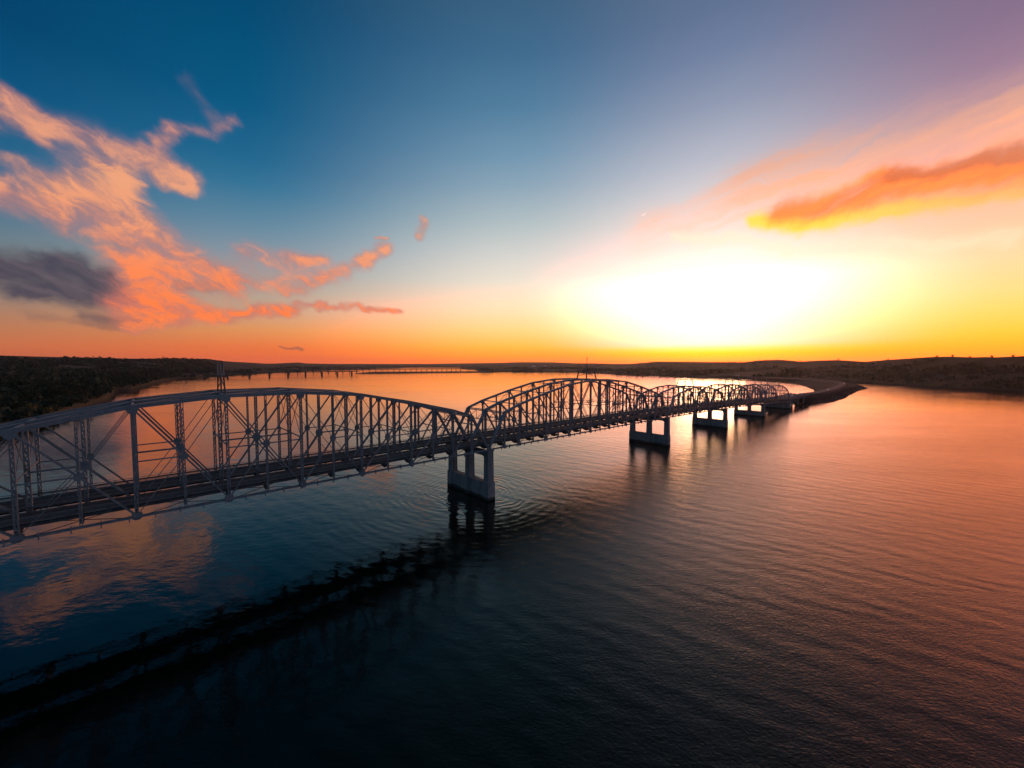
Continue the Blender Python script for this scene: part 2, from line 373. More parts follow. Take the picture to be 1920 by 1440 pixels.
# ================================================================== land: one sheet of banks and hills round the lake
LAND= [(-61.99, 263.1, 1500.0, 57.6), (-60.9, 267.7, 1557.0, 58.6), (-59.74, 273.0, 1614.0, 59.6), (-58.49, 279.0, 1671.0, 60.5), (-57.6, 283.5, 1710.0, 61.2), (-57.14, 287.0, 1729.0, 61.4), (-55.69, 298.8, 1786.0, 62.1), (-54.13, 313.0, 1843.0, 62.8), (-52.44, 330.1, 1900.0, 63.4), (-50.61, 357.6, 1973.0, 62.1), (-49.3, 398.8, 2021.0, 61.2), (-48.96, 408.6, 2033.0, 61.0), (-48.62, 419.2, 2045.0, 61.0), (-47.21, 469.3, 2094.0, 60.9), (-46.47, 506.7, 2118.0, 60.8), (-45.71, 552.0, 2142.0, 60.7), (-45.56, 562.2, 2147.0, 60.5), (-45.1, 743.2, 2161.0, 60.0), (-44.12, 754.9, 2191.0, 58.7), (-43.92, 757.3, 2197.0, 58.9), (-42.76, 875.9, 2231.0, 59.9), (-41.6, 1078.3, 2264.0, 61.0), (-40.32, 1242.4, 2299.0, 62.1), (-40.28, 1244.4, 2300.0, 62.2), (-38.9, 1310.7, 2600.0, 65.4), (-38.8, 1315.5, 2620.0, 65.6), (-37.46, 1474.9, 2900.0, 68.5), (-35.98, 1485.4, 3200.0, 56.8), (-35.83, 1486.5, 3239.0, 56.5), (-33.9, 1656.3, 3720.0, 51.3), (-33.37, 1715.0, 3850.0, 49.4), (-32.83, 1778.9, 3980.0, 47.3), (-31.72, 1925.7, 4240.0, 42.6), (-30.59, 2022.8, 4500.0, 43.0), (-29.44, 2133.8, 4700.0, 49.8), (-29.14, 2164.1, 4750.0, 51.6), (-28.85, 2195.5, 4800.0, 52.6), (-28.13, 2288.4, 4920.0, 55.1), (-27.35, 2400.5, 5050.0, 45.4), (-26.92, 2466.5, 5120.0, 44.8), (-25.81, 2555.5, 5300.0, 43.0), (-24.93, 2631.4, 5440.0, 41.5), (-24.55, 2671.0, 5500.0, 40.8), (-21.95, 2980.6, 5650.0, 39.9), (-20.61, 3172.3, 5726.0, 39.9), (-17.86, 3492.5, 5876.0, 39.7), (-16.81, 3635.4, 5932.0, 39.6), (-16.46, 3732.7, 5951.0, 39.5), (-15.53, 4014.8, 6000.0, 39.8), (-15.25, 4524.8, 6000.0, 39.9), (-13.59, 4519.0, 6000.0, 40.3), (-12.12, 4517.2, 6000.0, 40.6), (-9.15, 4522.4, 6000.0, 45.4), (-8.4, 4525.6, 6000.0, 46.6), (-7.49, 4530.6, 5947.0, 47.9), (-7.19, 3122.3, 5840.0, 48.2), (-6.13, 2848.5, 5467.0, 48.9), (-5.14, 2619.4, 5120.0, 49.5), (-4.61, 1974.3, 4933.0, 49.7), (-4.38, 1785.6, 4853.0, 49.7), (-1.54, 1836.2, 4520.0, 51.9), (0.0, 1854.2, 4360.0, 55.3), (1.16, 1868.8, 4240.0, 57.5), (4.61, 1836.4, 3880.0, 55.0), (5.38, 1830.2, 3800.0, 54.4), (9.16, 1767.3, 3467.0, 44.6), (10.43, 1748.8, 3353.0, 43.8), (12.14, 1632.9, 3200.0, 42.8), (13.6, 1546.0, 3067.0, 39.8), (14.33, 1506.6, 3000.0, 38.3), (15.26, 1458.9, 2922.0, 38.7), (16.48, 1428.5, 2820.0, 39.1), (17.88, 1395.4, 2700.0, 44.2), (18.58, 1380.0, 2640.0, 46.5), (19.95, 1351.0, 2520.0, 52.6), (21.1, 1328.2, 2418.0, 51.4), (21.97, 1305.7, 2367.0, 50.6), (24.57, 1244.0, 2233.0, 48.7), (25.39, 1226.2, 2190.0, 48.2), (25.83, 1218.0, 2167.0, 47.9), (28.28, 1175.7, 2033.0, 46.5), (29.46, 1157.0, 1967.0, 46.0), (30.33, 1143.9, 1917.0, 45.7), (30.39, 1143.1, 1913.0, 45.9), (32.3, 1128.4, 1840.0, 52.9), (32.85, 1124.5, 1820.0, 53.1), (33.39, 1120.8, 1800.0, 53.3), (33.66, 1119.4, 1790.0, 53.4), (34.45, 1115.5, 1760.0, 52.1), (35.99, 1108.5, 1700.0, 45.7), (36.64, 1105.8, 1674.0, 46.8), (37.96, 1072.1, 1620.0, 48.9), (38.91, 1049.4, 1580.0, 49.1), (39.38, 1038.7, 1560.0, 49.2), (40.2, 1020.6, 1524.0, 46.9), (40.73, 1016.1, 1500.0, 45.4), (41.61, 1009.1, 1467.0, 42.8), (42.46, 1002.5, 1433.0, 45.2), (43.29, 974.4, 1400.0, 47.3), (44.1, 948.6, 1367.0, 48.6), (44.89, 925.0, 1333.0, 49.8), (46.4, 883.8, 1267.0, 52.1), (46.77, 874.5, 1250.0, 52.0), (47.66, 866.4, 1228.0, 52.0), (48.52, 858.9, 1206.0, 50.6), (49.19, 853.3, 1188.0, 49.5), (49.52, 850.6, 1179.0, 49.6), (50.0, 848.3, 1166.0, 49.8), (50.48, 846.1, 1153.0, 48.7), (51.4, 842.1, 1126.0, 49.3), (52.2, 838.8, 1103.0, 49.8), (52.29, 838.3, 1100.0, 49.8), (53.96, 828.8, 1079.0, 49.7), (55.51, 820.9, 1059.0, 49.6), (56.94, 814.2, 1038.0, 49.5), (58.28, 817.2, 1017.0, 49.1), (59.52, 820.5, 997.0, 48.8), (60.67, 823.8, 976.0, 48.4), (61.75, 827.3, 955.0, 48.1), (62.76, 830.9, 934.0, 47.8), (63.7, 834.5, 914.0, 47.4), (64.3, 836.9, 900.0, 47.2)]
CAUSE= [(269.7, 364.9), (284.6, 367.8), (303.4, 376.4), (347.0, 415.4), (385.5, 454.0), (464.5, 533.2), (534.9, 595.6), (594.1, 682.2), (632.5, 744.9), (664.6, 784.0), (671.0, 902.1), (649.6, 1006.2), (607.9, 1027.3), (571.9, 975.3), (558.0, 864.1), (553.9, 791.7), (507.6, 702.4), (467.7, 628.2), (420.5, 550.7), (344.3, 457.0), (300.0, 419.0), (266.0, 390.0), (258.0, 377.0)]
STRIP= [(-611.6, 1527.2), (-526.3, 1506.2), (-417.1, 1552.0), (-268.9, 1667.6), (-80.4, 1709.7), (-89.4, 1902.7), (-300.4, 1863.5), (-483.9, 1800.8), (-639.8, 1763.6)]
def lerp_tab(a):
    T = LAND
    if a <= T[0][0]:
        k = min((T[0][0]-a)/60.0, 1.0)
        return (T[0][1]*(1-k)+170*k, T[0][2]*(1-k)+800*k, T[0][3]*(1-k)+45*k)
    if a >= T[-1][0]:
        k = min((a-T[-1][0])/60.0, 1.0)
        return (T[-1][1]*(1-k)+700*k, T[-1][2]*(1-k)+1100*k, T[-1][3]*(1-k)+40*k)
    for i in range(len(T)-1):
        if T[i][0] <= a <= T[i+1][0]:
            k = (a-T[i][0])/(T[i+1][0]-T[i][0]+1e-9)
            return tuple(T[i][j]*(1-k)+T[i+1][j]*k for j in (1,2,3))
def profile(a, D):
    """ground height at azimuth a (deg), distance D"""
    Ds, Dr, zr = lerp_tab(a)
    t = (D-Ds)/(Dr-Ds)
    if t <= 0: return -0.6
    x_, y_ = D*math.sin(R(a)), D*math.cos(R(a))
    dshore = D-Ds
    bank = 5.5*(1-math.exp(-dshore/12.0)) - 0.5
    left = 1.0 if a < -34 else (0.0 if a > -28 else (-28-a)/6.0)
    pw = 1.15*(1-left) + 2.3*left
    rise = max(zr-6, 1)*min(t, 1.0)**pw
    n = noise.noise(Vector((x_*.0035, y_*.0035, 1.7)))*9 + noise.noise(Vector((x_*.011, y_*.011, 4.2)))*4 + noise.noise(Vector((x_*.03, y_*.03, 9.1)))*1.6
    env = min(dshore/150.0, 1.0)*(1-0.86*min(t, 1.0)**3)
    amp = 0.55 + 0.45*left
    z = bank + rise + n*env*amp
    if t < 1: z = min(z, CAM_H + (zr-CAM_H)*D/Dr + (zr-CAM_H < 0)*0) if zr > CAM_H and D > Ds*1.15 else z
    if t > 1: z = max(zr + 1 - (D-Dr)*0.09, -2.5)
    return z
azs = [-150 + 0.9*i for i in range(101)]
a0 = azs[-1]
while a0 < 65: a0 += 0.22; azs.append(a0)
while a0 < 150: a0 += 0.9; azs.append(a0)
ts = [-0.03, 0, .004, .01, .02, .035, .05, .075, .1, .13, .16, .2, .25, .3, .36, .42, .48, .55, .62, .7, .78, .85, .91, .96, .985, 1.0, 1.03, 1.12, 1.4]
vs = []; fs = []
for a in azs:
    Ds, Dr, zr = lerp_tab(a)
    for t in ts:
        D = Ds + t*(Dr-Ds); vs.append((D*math.sin(R(a)), D*math.cos(R(a)), profile(a, D)))
nt_ = len(ts)
for i in range(len(azs)-1):
    for j in range(nt_-1):
        a_ = i*nt_+j; fs.append((a_, a_+nt_, a_+nt_+1, a_+1))
terrain = mesh_obj('hills', vs, fs, M_land, True); tag(terrain, kind='structure')

def poly_sd(px_, py_, poly):
    inside = False; dmin = 1e9; n = len(poly)
    for i in range(n):
        x1, y1 = poly[i]; x2, y2 = poly[(i+1) % n]
        if (y1 > py_) != (y2 > py_) and px_ < (x2-x1)*(py_-y1)/(y2-y1)+x1: inside = not inside
        ex, ey = x2-x1, y2-y1; t = max(0, min(1, ((px_-x1)*ex+(py_-y1)*ey)/(ex*ex+ey*ey+1e-9)))
        dmin = min(dmin, math.hypot(px_-x1-t*ex, py_-y1-t*ey))
    return dmin if inside else -dmin
def causeway(name, poly, step, hmax, slope, mat):
    x0 = min(p[0] for p in poly)-12; x1 = max(p[0] for p in poly)+12
    y0 = min(p[1] for p in poly)-12; y1 = max(p[1] for p in poly)+12
    nx = int((x1-x0)/step)+1; ny = int((y1-y0)/step)+1
    idx = {}; vs = []; fs = []
    for i in range(nx):
        for j in range(ny):
            x = x0+i*step; y = y0+j*step; sd_ = poly_sd(x, y, poly)
            if sd_ < -step*2.2: continue
            sd_ += noise.noise(Vector((x*.05, y*.05, 0)))*2.2 + noise.noise(Vector((x*.2, y*.2, 3)))*0.8
            z = hmax*(1-math.exp(-max(sd_, 0)*slope/hmax)) if sd_ > 0 else max(sd_*slope, -1.2)
            z += noise.noise(Vector((x*.3, y*.3, 7)))*0.35 + noise.noise(Vector((x*.75, y*.75, 1)))*0.25*(sd_ > 0)
            idx[i, j] = len(vs); vs.append((x, y, z))
    for (i, j), k in idx.items():
        q = [(i, j), (i+1, j), (i+1, j+1), (i, j+1)]
        if all(p in idx for p in q): fs.append(tuple(idx[p] for p in q))
    o = mesh_obj(name, vs, fs, mat, True); tag(o, kind='structure'); return o
causeway('causeway_ground', CAUSE, 3.2, 6.3, 0.5, M_riprap)
causeway('far_causeway_ground', STRIP, 14.0, 3.6, 0.2, M_riprap)

def ground_z(x, y):
    return profile(math.degrees(math.atan2(x, y)), math.hypot(x, y))

# causeway road: a ribbon on the crest
def ribbon(name, pts, width, mat, zoff):
    vs = []; fs = []
    P3 = []
    for i in range(len(pts)-1):
        for k in range(6):
            t = k/6.0; P3.append(Vector(pts[i])*(1-t)+Vector(pts[i+1])*t)
    P3.append(Vector(pts[-1]))
    for _ in range(3):
        P3 = [P3[0]] + [(P3[i-1]+P3[i]*2+P3[i+1])/4 for i in range(1, len(P3)-1)] + [P3[-1]]
    for i, p in enumerate(P3):
        t = (P3[min(i+1, len(P3)-1)]-P3[max(i-1, 0)]); t.z = 0; t.normalize(); s_ = Vector((t.y, -t.x, 0))
        for w_, dz_ in ((-width*.5-.8, -2.2), (-width*.5, 0), (width*.5, 0), (width*.5+.8, -2.2)):
            vs.append(tuple(p + s_*w_ + Vector((0,0,zoff+dz_))))
    for i in range(len(P3)-1):
        for k in range(3):
            a_ = i*4+k; fs.append((a_, a_+1, a_+5, a_+4))
    o = mesh_obj(name, vs, fs, mat); tag(o, kind='structure'); return P3
road_pts = [(277.1,380.3,7.2),(318,410,7.0),(383,474,6.6),(456,550,6.4),(498,596,6.4),(524,636,6.4),(540,686,6.4),(558,748,6.4),(566,843,6.4),(568,940,6.6),(560,1060,8.0)]
road_line = ribbon('causeway_road', road_pts, 8.5, M_asphalt, 0.35)

# ================================================================== the truss bridge
TH = 0.8208; BW = 8.377                                  # heading of the bridge, half width between outer trusses
bd = Vector((math.sin(TH), math.cos(TH), 0)); bn = Vector((math.cos(TH), -math.sin(TH), 0))
P1 = Vector((-11.942, 111.068, 0))
RZ = math.pi/2 - TH
def at(s, off=0.0, z=0.0): return P1 + bd*s + bn*off + Vector((0,0,z))

def truss_span(npan, pl, H_, lace):
    """parts of one span in local coordinates: x along, y to the far side, z up from the bottom chord. returns list of (name, mesh, mat)"""
    out = []
    def add(name, mb, mat=M_steel): out.append((name, mb.mesh(name, mat)))
    half = npan//2
    ev = [1] + list(range(2, npan-1, 2)) + [npan-1]
    def hgt(n):
        n = min(n, npan-n)
        ks = sorted(H_)
        if n <= 0: return 0.0
        if n in H_: return H_[n]
        lo = max([k for k in ks if k <= n], default=None); hi = min([k for k in ks if k >= n], default=None)
        if hi is None: return H_[lo]
        return H_[lo] + (H_[hi]-H_[lo])*(n-lo)/(hi-lo)
    def post(mb, x, y, z0, z1, wx, wy):
        if not lace:
            mb.bar((x,y,z0), (x,y,z1), wy, wx, (1,0,0)); return
        fl_ = wx*0.26
        for sx in (-1, 1): mb.bar((x+sx*(wx/2-fl_/2), y, z0), (x+sx*(wx/2-fl_/2), y, z1), wy, fl_, (1,0,0))
        # lacing bars on both faces, batten plates at the ends
        z = z0+.4; k = 0; pitch = 0.62
        while z+pitch < z1-.4:
            for sy in (-1, 1):
                xa, xb = (x-wx*.3, x+wx*.3) if k % 2 == 0 else (x+wx*.3, x-wx*.3)
                mb.bar((xa, y+sy*(wy/2-.012), z), (xb, y+sy*(wy/2-.012), z+pitch), .11, .02, (0,1,0))
            z += pitch; k += 1
    for pi_, y in enumerate((-BW, 0.0, BW)):
        mid = pi_ == 1
        cw = 0.78 if mid else 0.56; ch_ = 0.56 if mid else 0.54
        # end posts and top chord, one piece per panel
        nodes = [(0, 0.0)] + [(n, hgt(n)) for n in ev] + [(npan, 0.0)]
        for i in range(len(nodes)-1):
            (n0, h0), (n1, h1) = nodes[i], nodes[i+1]
            mb = MB(); e = 0 < i < len(nodes)-2
            mb.bar((n0*pl, y, h0), (n1*pl, y, h1), ch_, cw)
            # lattice under the chord shows as two flanges: cover plate slightly wider on top
            p0 = Vector((n0*pl, y, h0)); p1 = Vector((n1*pl, y, h1)); up = Vector((-(p1-p0).z, 0, (p1-p0).x)).normalized()
            mb.bar(p0+up*(ch_/2+.012), p1+up*(ch_/2+.012), .03, cw+.1)
            add('top_chord' if e else 'end_post', mb)
        # bottom chord eyebars
        for n in range(0, npan, 2):
            mb = MB()
            for q in ((-.17, .17) if not mid else (-.3, -.1, .1, .3)):
                mb.bar((n*pl, y+q, 0), (min(n+2, npan)*pl, y+q, 0), .24, .05)
            add('bottom_chord', mb)
        # posts
        for n in range(1, npan):
            main = n in ev
            mb = MB()
            wx = (.62 if mid else .46) if main else (.46 if mid else .34)
            post(mb, n*pl, y, 0.0, hgt(n)-.25, wx, .5 if mid else .36)
            add('vertical_post', mb)
        # diagonals
        def diag(p, q, wd, two=True, nm='diagonal_brace'):
            mb = MB()
            if two:
                for o_ in (-.16, .16): mb.bar((p[0], y+o_*(1.6 if mid else 1), p[1]), (q[0], y+o_*(1.6 if mid else 1), q[1]), wd, .05)
            else: mb.bar((p[0], y, p[1]), (q[0], y, q[1]), wd, .12)
            add(nm, mb)
        k = 1.25 if mid else 1.0
        for sgn in (0, 1):
            X_ = (lambda n: n*pl) if sgn == 0 else (lambda n: (npan-n)*pl)
            # end panel: hip to first main point, short strut to the end post
            diag((X_(1), hgt(1)-.2), (X_(2), .1), .25*k)
            diag((X_(1), .1), (X_(.5), hgt(1)*.5), .14, False)
            diag((X_(2), .1), (X_(1.5), (hgt(1))*.5), .14, False)
            n = 2
            while n+2 <= half+1:
                m = n+1; zm = (hgt(n))/2
                last = (n+2 > half)
                diag((X_(n), hgt(n)-.2), (X_(m), zm), .22*k if not last else .17*k)
                diag((X_(m), zm), (X_(n+2), .1), .22*k if not last else .17*k)
                if not last:
                    diag((X_(n), .1), (X_(m), zm), .10, False, 'counter_brace')
                    diag((X_(m), zm), (X_(n+2), hgt(n+2)-.2), .10, False, 'counter_brace')
                # mid height strut towards the outer post
                if not (last and sgn == 1 and False):
                    mb = MB()
                    mb.bar((X_(n), y, zm+.0), (X_(m), y, zm), .26 if mid else .18, .24); add('sub_strut', mb)
                # gusset plates at the crossing
                if not (last and sgn == 1 and half % 2 == 1):
                    g_ = .62 if mid else .5
                    mb = MB(); c_ = .3*g_
                    for sy in (-1, 1):
                        yy = y+sy*(.29 if mid else .21)
                        mb.prism([(X_(m)-g_, zm-c_*1.4), (X_(m)-g_+c_, zm-g_), (X_(m)+g_-c_, zm-g_), (X_(m)+g_, zm-c_*1.4), (X_(m)+g_, zm+c_*1.4), (X_(m)+g_-c_, zm+g_), (X_(m)-g_+c_, zm+g_), (X_(m)-g_, zm+c_*1.4)], yy-.02, yy+.02)
                    add('gusset_plate', mb)
                n += 2
        # gussets along the chords
        for n in ev:
            for zc, g_ in ((hgt(n)-.42, .6), (.12, .6)):
                mb = MB()
                for sy in (-1, 1):
                    yy = y+sy*(.34 if mid else .27)
                    mb.prism([(n*pl-g_, zc-g_*.5), (n*pl-g_*.4, zc-g_), (n*pl+g_*.4, zc-g_), (n*pl+g_, zc-g_*.5), (n*pl+g_, zc+.35), (n*pl-g_, zc+.35)], yy-.02, yy+.02)
                add('chord_gusset', mb)
    # cross frames
    for n in ev:
        hz = hgt(n); x = n*pl
        for ya, yb in ((-BW, 0.0), (0.0, BW)):
            mb = MB(); mb.bar((x, ya+.3, hz+.05), (x, yb-.3, hz+.05), .26, .26, (1,0,0)); add('top_strut', mb)
            if n not in (1, npan-1):
                lo = max(6.6, hz*.52)
                if hz-lo > 1.2:
                    mb = MB(); mb.bar((x, ya+.2, lo), (x, yb-.2, lo), .2, .14, (1,0,0)); add('sway_strut', mb)
                    for a_, b_2 in ((lo, hz-.2), (hz-.2, lo)):
                        mb = MB(); mb.bar((x, ya+.25, a_), (x, yb-.25, b_2), .11, .08, (1,0,0)); add('sway_brace', mb)
                # knee braces down to the posts
                for yk, sg in ((ya, 1), (yb, -1)):
                    mb = MB(); mb.bar((x, yk+sg*.2, lo-1.7), (x, yk+sg*1.7, lo), .14, .1, (1,0,0)); add('knee_brace', mb)
            else:
                # portal on the inclined end post plane
                s_ = 1 if n == 1 else -1
                for fz in (.98, .74):
                    mb = MB(); xx = x - s_*pl*(1-fz); mb.bar((xx, ya+.3, hz*fz-.1), (xx, yb-.3, hz*fz-.1), .24, .2, (1,0,0)); add('portal_strut', mb)
                for q in range(4):
                    y0_ = ya+.3+(yb-ya-.6)*q/4; y1_ = ya+.3+(yb-ya-.6)*(q+1)/4
                    f0, f1 = (.98, .74) if q % 2 == 0 else (.74, .98)
                    mb = MB(); mb.bar((x-s_*pl*(1-f0), y0_, hz*f0-.1), (x-s_*pl*(1-f1), y1_, hz*f1-.1), .12, .1, (1,0,0)); add('portal_brace', mb)
    # top laterals
    for i in range(len(ev)-1):
        n0, n1 = ev[i], ev[i+1]
        for ya, yb in ((-BW, 0.0), (0.0, BW)):
            for s0, s1 in ((ya+.35, yb-.35), (yb-.35, ya+.35)):
                mb = MB(); mb.bar((n0*pl, s0, hgt(n0)+.28), (n1*pl, s1, hgt(n1)+.28), .16, .1, (0,0,1)); add('lateral_brace', mb)
    # floor: tapered beams, stringers, decks
    for n in range(0, npan+1):
        x = n*pl; mb = MB()
        x = min(max(x, .25), npan*pl-.25)
        yz = [(-BW+.15, .95), (-BW+.15, .62), (-BW+1.5, .02), (-BW+2.6, .12), (-BW+3.6, .6), (BW-3.6, .6), (BW-2.6, .12), (BW-1.5, .02), (BW-.15, .62), (BW-.15, .95)]
        poly = yz
        o = len(mb.v); m_ = len(poly)
        mb.v += [(x-.13, p[0], p[1]) for p in poly] + [(x+.13, p[0], p[1]) for p in poly]
        mb.f.append(tuple(range(o+m_-1, o-1, -1))); mb.f.append(tuple(range(o+m_, o+2*m_)))
        for q in range(m_):
            r_ = (q+1) % m_; mb.f.append((o+q, o+r_, o+m_+r_, o+m_+q))
        add('floor_beam', mb, M_steel_old)
    L = npan*pl
    for y in (-7.0, -5.5, -4.0, -2.2, 2.2, 4.0, 5.5, 7.0):
        mb = MB(); mb.box(.02, L-.02, y-.11, y+.11, .96, 1.42); add('stringer', mb, M_steel_old)
    for sy in (-1, 1):
        ya, yb = sorted((sy*1.2, sy*7.35))
        mb = MB(); mb.box(.03, L-.03, ya, yb, 1.425, 1.6); add('road_deck', mb, M_asphalt)
        for yl in (sy*1.75, sy*4.3, sy*6.75):
            mb = MB(); mb.box(.1, L-.1, yl-.07, yl+.07, 1.604, 1.608); add('lane_line', mb, M_line)
        for yc in (sy*7.28,):
            mb = MB(); mb.box(.03, L-.03, yc-.12, yc+.12, 1.605, 1.8); add('kerb', mb, M_concrete)
        # rails along both kerbs
        for yc, yo in ((sy*7.62, 1), (sy*1.12, 0)):
            mb = MB()
            k_ = 0; npost = int(L/2.84)
            for q in range(npost+1):
                x = .1+(L-.2)*q/npost
                mb.box(x-.05, x+.05, yc-.05, yc+.05, 1.45, 2.5 if yo else 2.35)
            if yo:
                for z in (1.86, 2.16, 2.48): mb.box(.05, L-.05, yc-.04, yc+.04, z, z+.07)
            mb.box(.05, L-.05, yc-sy*(.07 if yo else -.07)-.03, yc-sy*(.07 if yo else -.07)+.03, 2.02, 2.31)
            add('guard_rail', mb, M_galv)
    # bottom laterals and a service pipe with brackets outside the near chord
    for n in range(0, npan, 2):
        for ya, yb in ((-BW, 0.0), (0.0, BW)):
            for s0, s1 in ((ya, yb), (yb, ya)):
                mb = MB(); mb.bar((n*pl, s0, -.16 if s0 == ya else -.2), (min(n+2, npan)*pl, s1, -.16 if s0 == ya else -.2), .12, .08, (0,0,1)); add('bottom_lateral', mb)
    for y in (-BW-.42, BW+.42):
        mb = MB(); mb.cyl((.1, y, -.05), (L-.1, y, -.05), .1, n=8); add('service_pipe', mb)
        for q in range(int(L/2.9)):
            x = 1.4+q*2.9; mb = MB(); mb.box(x-.06, x+.06, y-.14, y+.14, -.55, .42); add('pipe_bracket', mb)
    return out

def place_span(parts, name, s, z0, L, z1, label):
    slope = math.atan2(z1-z0, L)
    root = empty(name, at(s, 0, z0), (0, -slope, RZ))
    tag(root, label, 'bridge span', 'truss spans of the bridge')
    for nm, me in parts:
        o = bpy.data.objects.new(nm, me); COL.objects.link(o); o.parent = root
    return root
L1 = 102.4; L2 = 70.9
big_parts = truss_span(18, L1/18, {1: 9.53, 2: 11.4, 4: 14.15, 6: 16.45, 8: 17.46}, True)
small_parts = truss_span(12, L2/12, {1: 8.5, 2: 10.3, 4: 12.2, 6: 12.9}, False)
ZL = [13.45, 13.45, 12.75, 11.35, 9.25, 6.3]
S = [-L1, 0, L1, L1+L2, L1+2*L2, L1+3*L2]
g_ = .12
spans = [
 ('truss_span', 0, big_parts, L1, 'long arched steel truss span nearest the camera, running out of the picture'),
 ('truss_span', 1, big_parts, L1, 'tall arched steel truss span between the first and second concrete pier'),
 ('truss_span', 2, small_parts, L2, 'low arched truss span between the second and third concrete pier'),
 ('truss_span', 3, small_parts, L2, 'low arched truss span reaching the concrete pier with two flat openings'),
 ('truss_span', 4, small_parts, L2, 'last low arched truss span, joined to the short viaduct by the causeway')]
span_objs = []
for nm, k, parts, L_, lab in spans:
    span_objs.append(place_span(parts, nm, S[k], ZL[k], L_, ZL[k+1], lab))

# ---- piers
def pier(s, ztop, label, opening=True):
    root = empty('bridge_pier', at(s, 0, 0), (0, 0, RZ)); tag(root, label, 'bridge pier', 'concrete piers of the truss bridge')
    zt = ztop-.42; hw = BW+.95; zb = min(4.6, zt*.42)
    tx = 1.15
    # base wall with thicker noses under the columns
    mb = MB(); mb.box(-tx*.78, tx*.78, -hw, hw, -4, zb)
    mb.build('base_wall', M_concrete, root)
    for y in (-BW, 0, BW):
        m2 = MB()
        a_ = tx*1.12
        m2.hexa([(-a_, y-1.2, -4), (a_, y-1.2, -4), (a_, y+1.2, -4), (-a_, y+1.2, -4), (-a_*.94, y-1.12, zb+.05), (a_*.94, y-1.12, zb+.05), (a_*.94, y+1.12, zb+.05), (-a_*.94, y+1.12, zb+.05)])
        m2.build('base_block', M_concrete, root)
    if opening:
        for y in (-BW, 0, BW):
            m2 = MB(); w0, w1 = .98, .9
            m2.hexa([(-w0, y-w0, zb+.05), (w0, y-w0, zb+.05), (w0, y+w0, zb+.05), (-w0, y+w0, zb+.05), (-w1, y-w1, zt), (w1, y-w1, zt), (w1, y+w1, zt), (-w1, y+w1, zt)])
            m2.build('column', M_concrete, root)
        # beams with rounded haunches between the columns
        for ya, yb in ((-BW+.9, -.9), (.9, BW-.9)):
            ins = []; r_ = min(1.0, (zt-zb)*.16); bz = zt-min(1.25, (zt-zb)*.2)
            for q in range(7):
                k_ = math.pi/2*q/6; ins.append((ya+r_-r_*math.cos(k_), bz-r_+r_*math.sin(k_)))
            for q in range(7):
                k_ = math.pi/2*q/6; ins.append((yb-r_+r_*math.sin(k_), bz-r_+r_*math.cos(k_)))
            poly = [(ya, zt-.004)] + ins + [(yb, zt-.004)]
            m2 = MB(); o = 0; n_ = len(poly)
            m2.v = [(-.8, p[0], p[1]) for p in poly] + [(.8, p[0], p[1]) for p in poly]
            m2.f.append(tuple(range(n_))); m2.f.append(tuple(range(2*n_-1, n_-1, -1)))
            for q in range(n_):
                r2 = (q+1) % n_; m2.f.append((q, n_+q, n_+r2, r2))
            m2.build('cross_beam', M_concrete, root)
    else:
        m2 = MB(); m2.box(-.9, .9, -BW-.9, BW+.9, zb, zt); m2.build('pier_wall', M_concrete, root)
    for y in (-BW, 0, BW):
        m2 = MB(); m2.box(-1.08, 1.08, y-1.05, y+1.05, zt+.004, zt+.2); pc = m2.build('pier_cap', M_concrete, root)
        m3 = MB(); m3.box(-.7, .7, y-.35, y+.35, zt+.204, zt+.4); m3.build('bearing', M_steel_old, pc)
    return root
pier(S[1], ZL[1], 'nearest concrete pier, three columns on a low wall with ring ripples round it')
pier(S[2], ZL[2], 'concrete pier with two tall openings between the tall span and first low span')
pier(S[3], ZL[3], 'concrete pier with two squarish openings between two low spans')
pier(S[4], ZL[4], 'concrete pier with two flat openings next to the solid pier')
pier(S[5], ZL[5], 'solid dark concrete pier between the last truss span and the viaduct', False)

# ---- short viaduct onto the causeway
SV = S[5]; LV = 80.0
va = empty('approach_viaduct', at(SV, 0, ZL[5]), (0, 0, RZ)); tag(va, 'short flat concrete viaduct from the last truss span to the causeway', 'viaduct')
mb = MB(); mb.box(.2, LV, -7.6, 7.6, .95, 1.55); mb.build('road_deck', M_asphalt, va)
for y in (-6.5, -3.2, 0, 3.2, 6.5):
    mb = MB(); mb.box(.2, LV, y-.25, y+.25, .1, .945); mb.build('girder', M_concrete, va)
for y in (-7.45, 7.45):
    mb = MB(); mb.box(.2, LV, y-.12, y+.12, 1.555, 1.8)
    for q in range(33): mb.box(.4+q*2.47-.08, .4+q*2.47+.08, y-.08, y+.08, 1.805, 2.5)
    mb.box(.2, LV, y-.06, y+.06, 2.505, 2.7); mb.build('parapet', M_concrete, va)
for x in (20, 41, 62):
    for y in (-6, 0, 6):
        mb = MB(); mb.cyl((x, y, -9), (x, y, -.75), .55, n=12); mb.build('column', M_concrete, va)
    mb = MB(); mb.box(x-.6, x+.6, -7.2, 7.2, -.745, .095); mb.build('cap_beam', M_concrete, va)

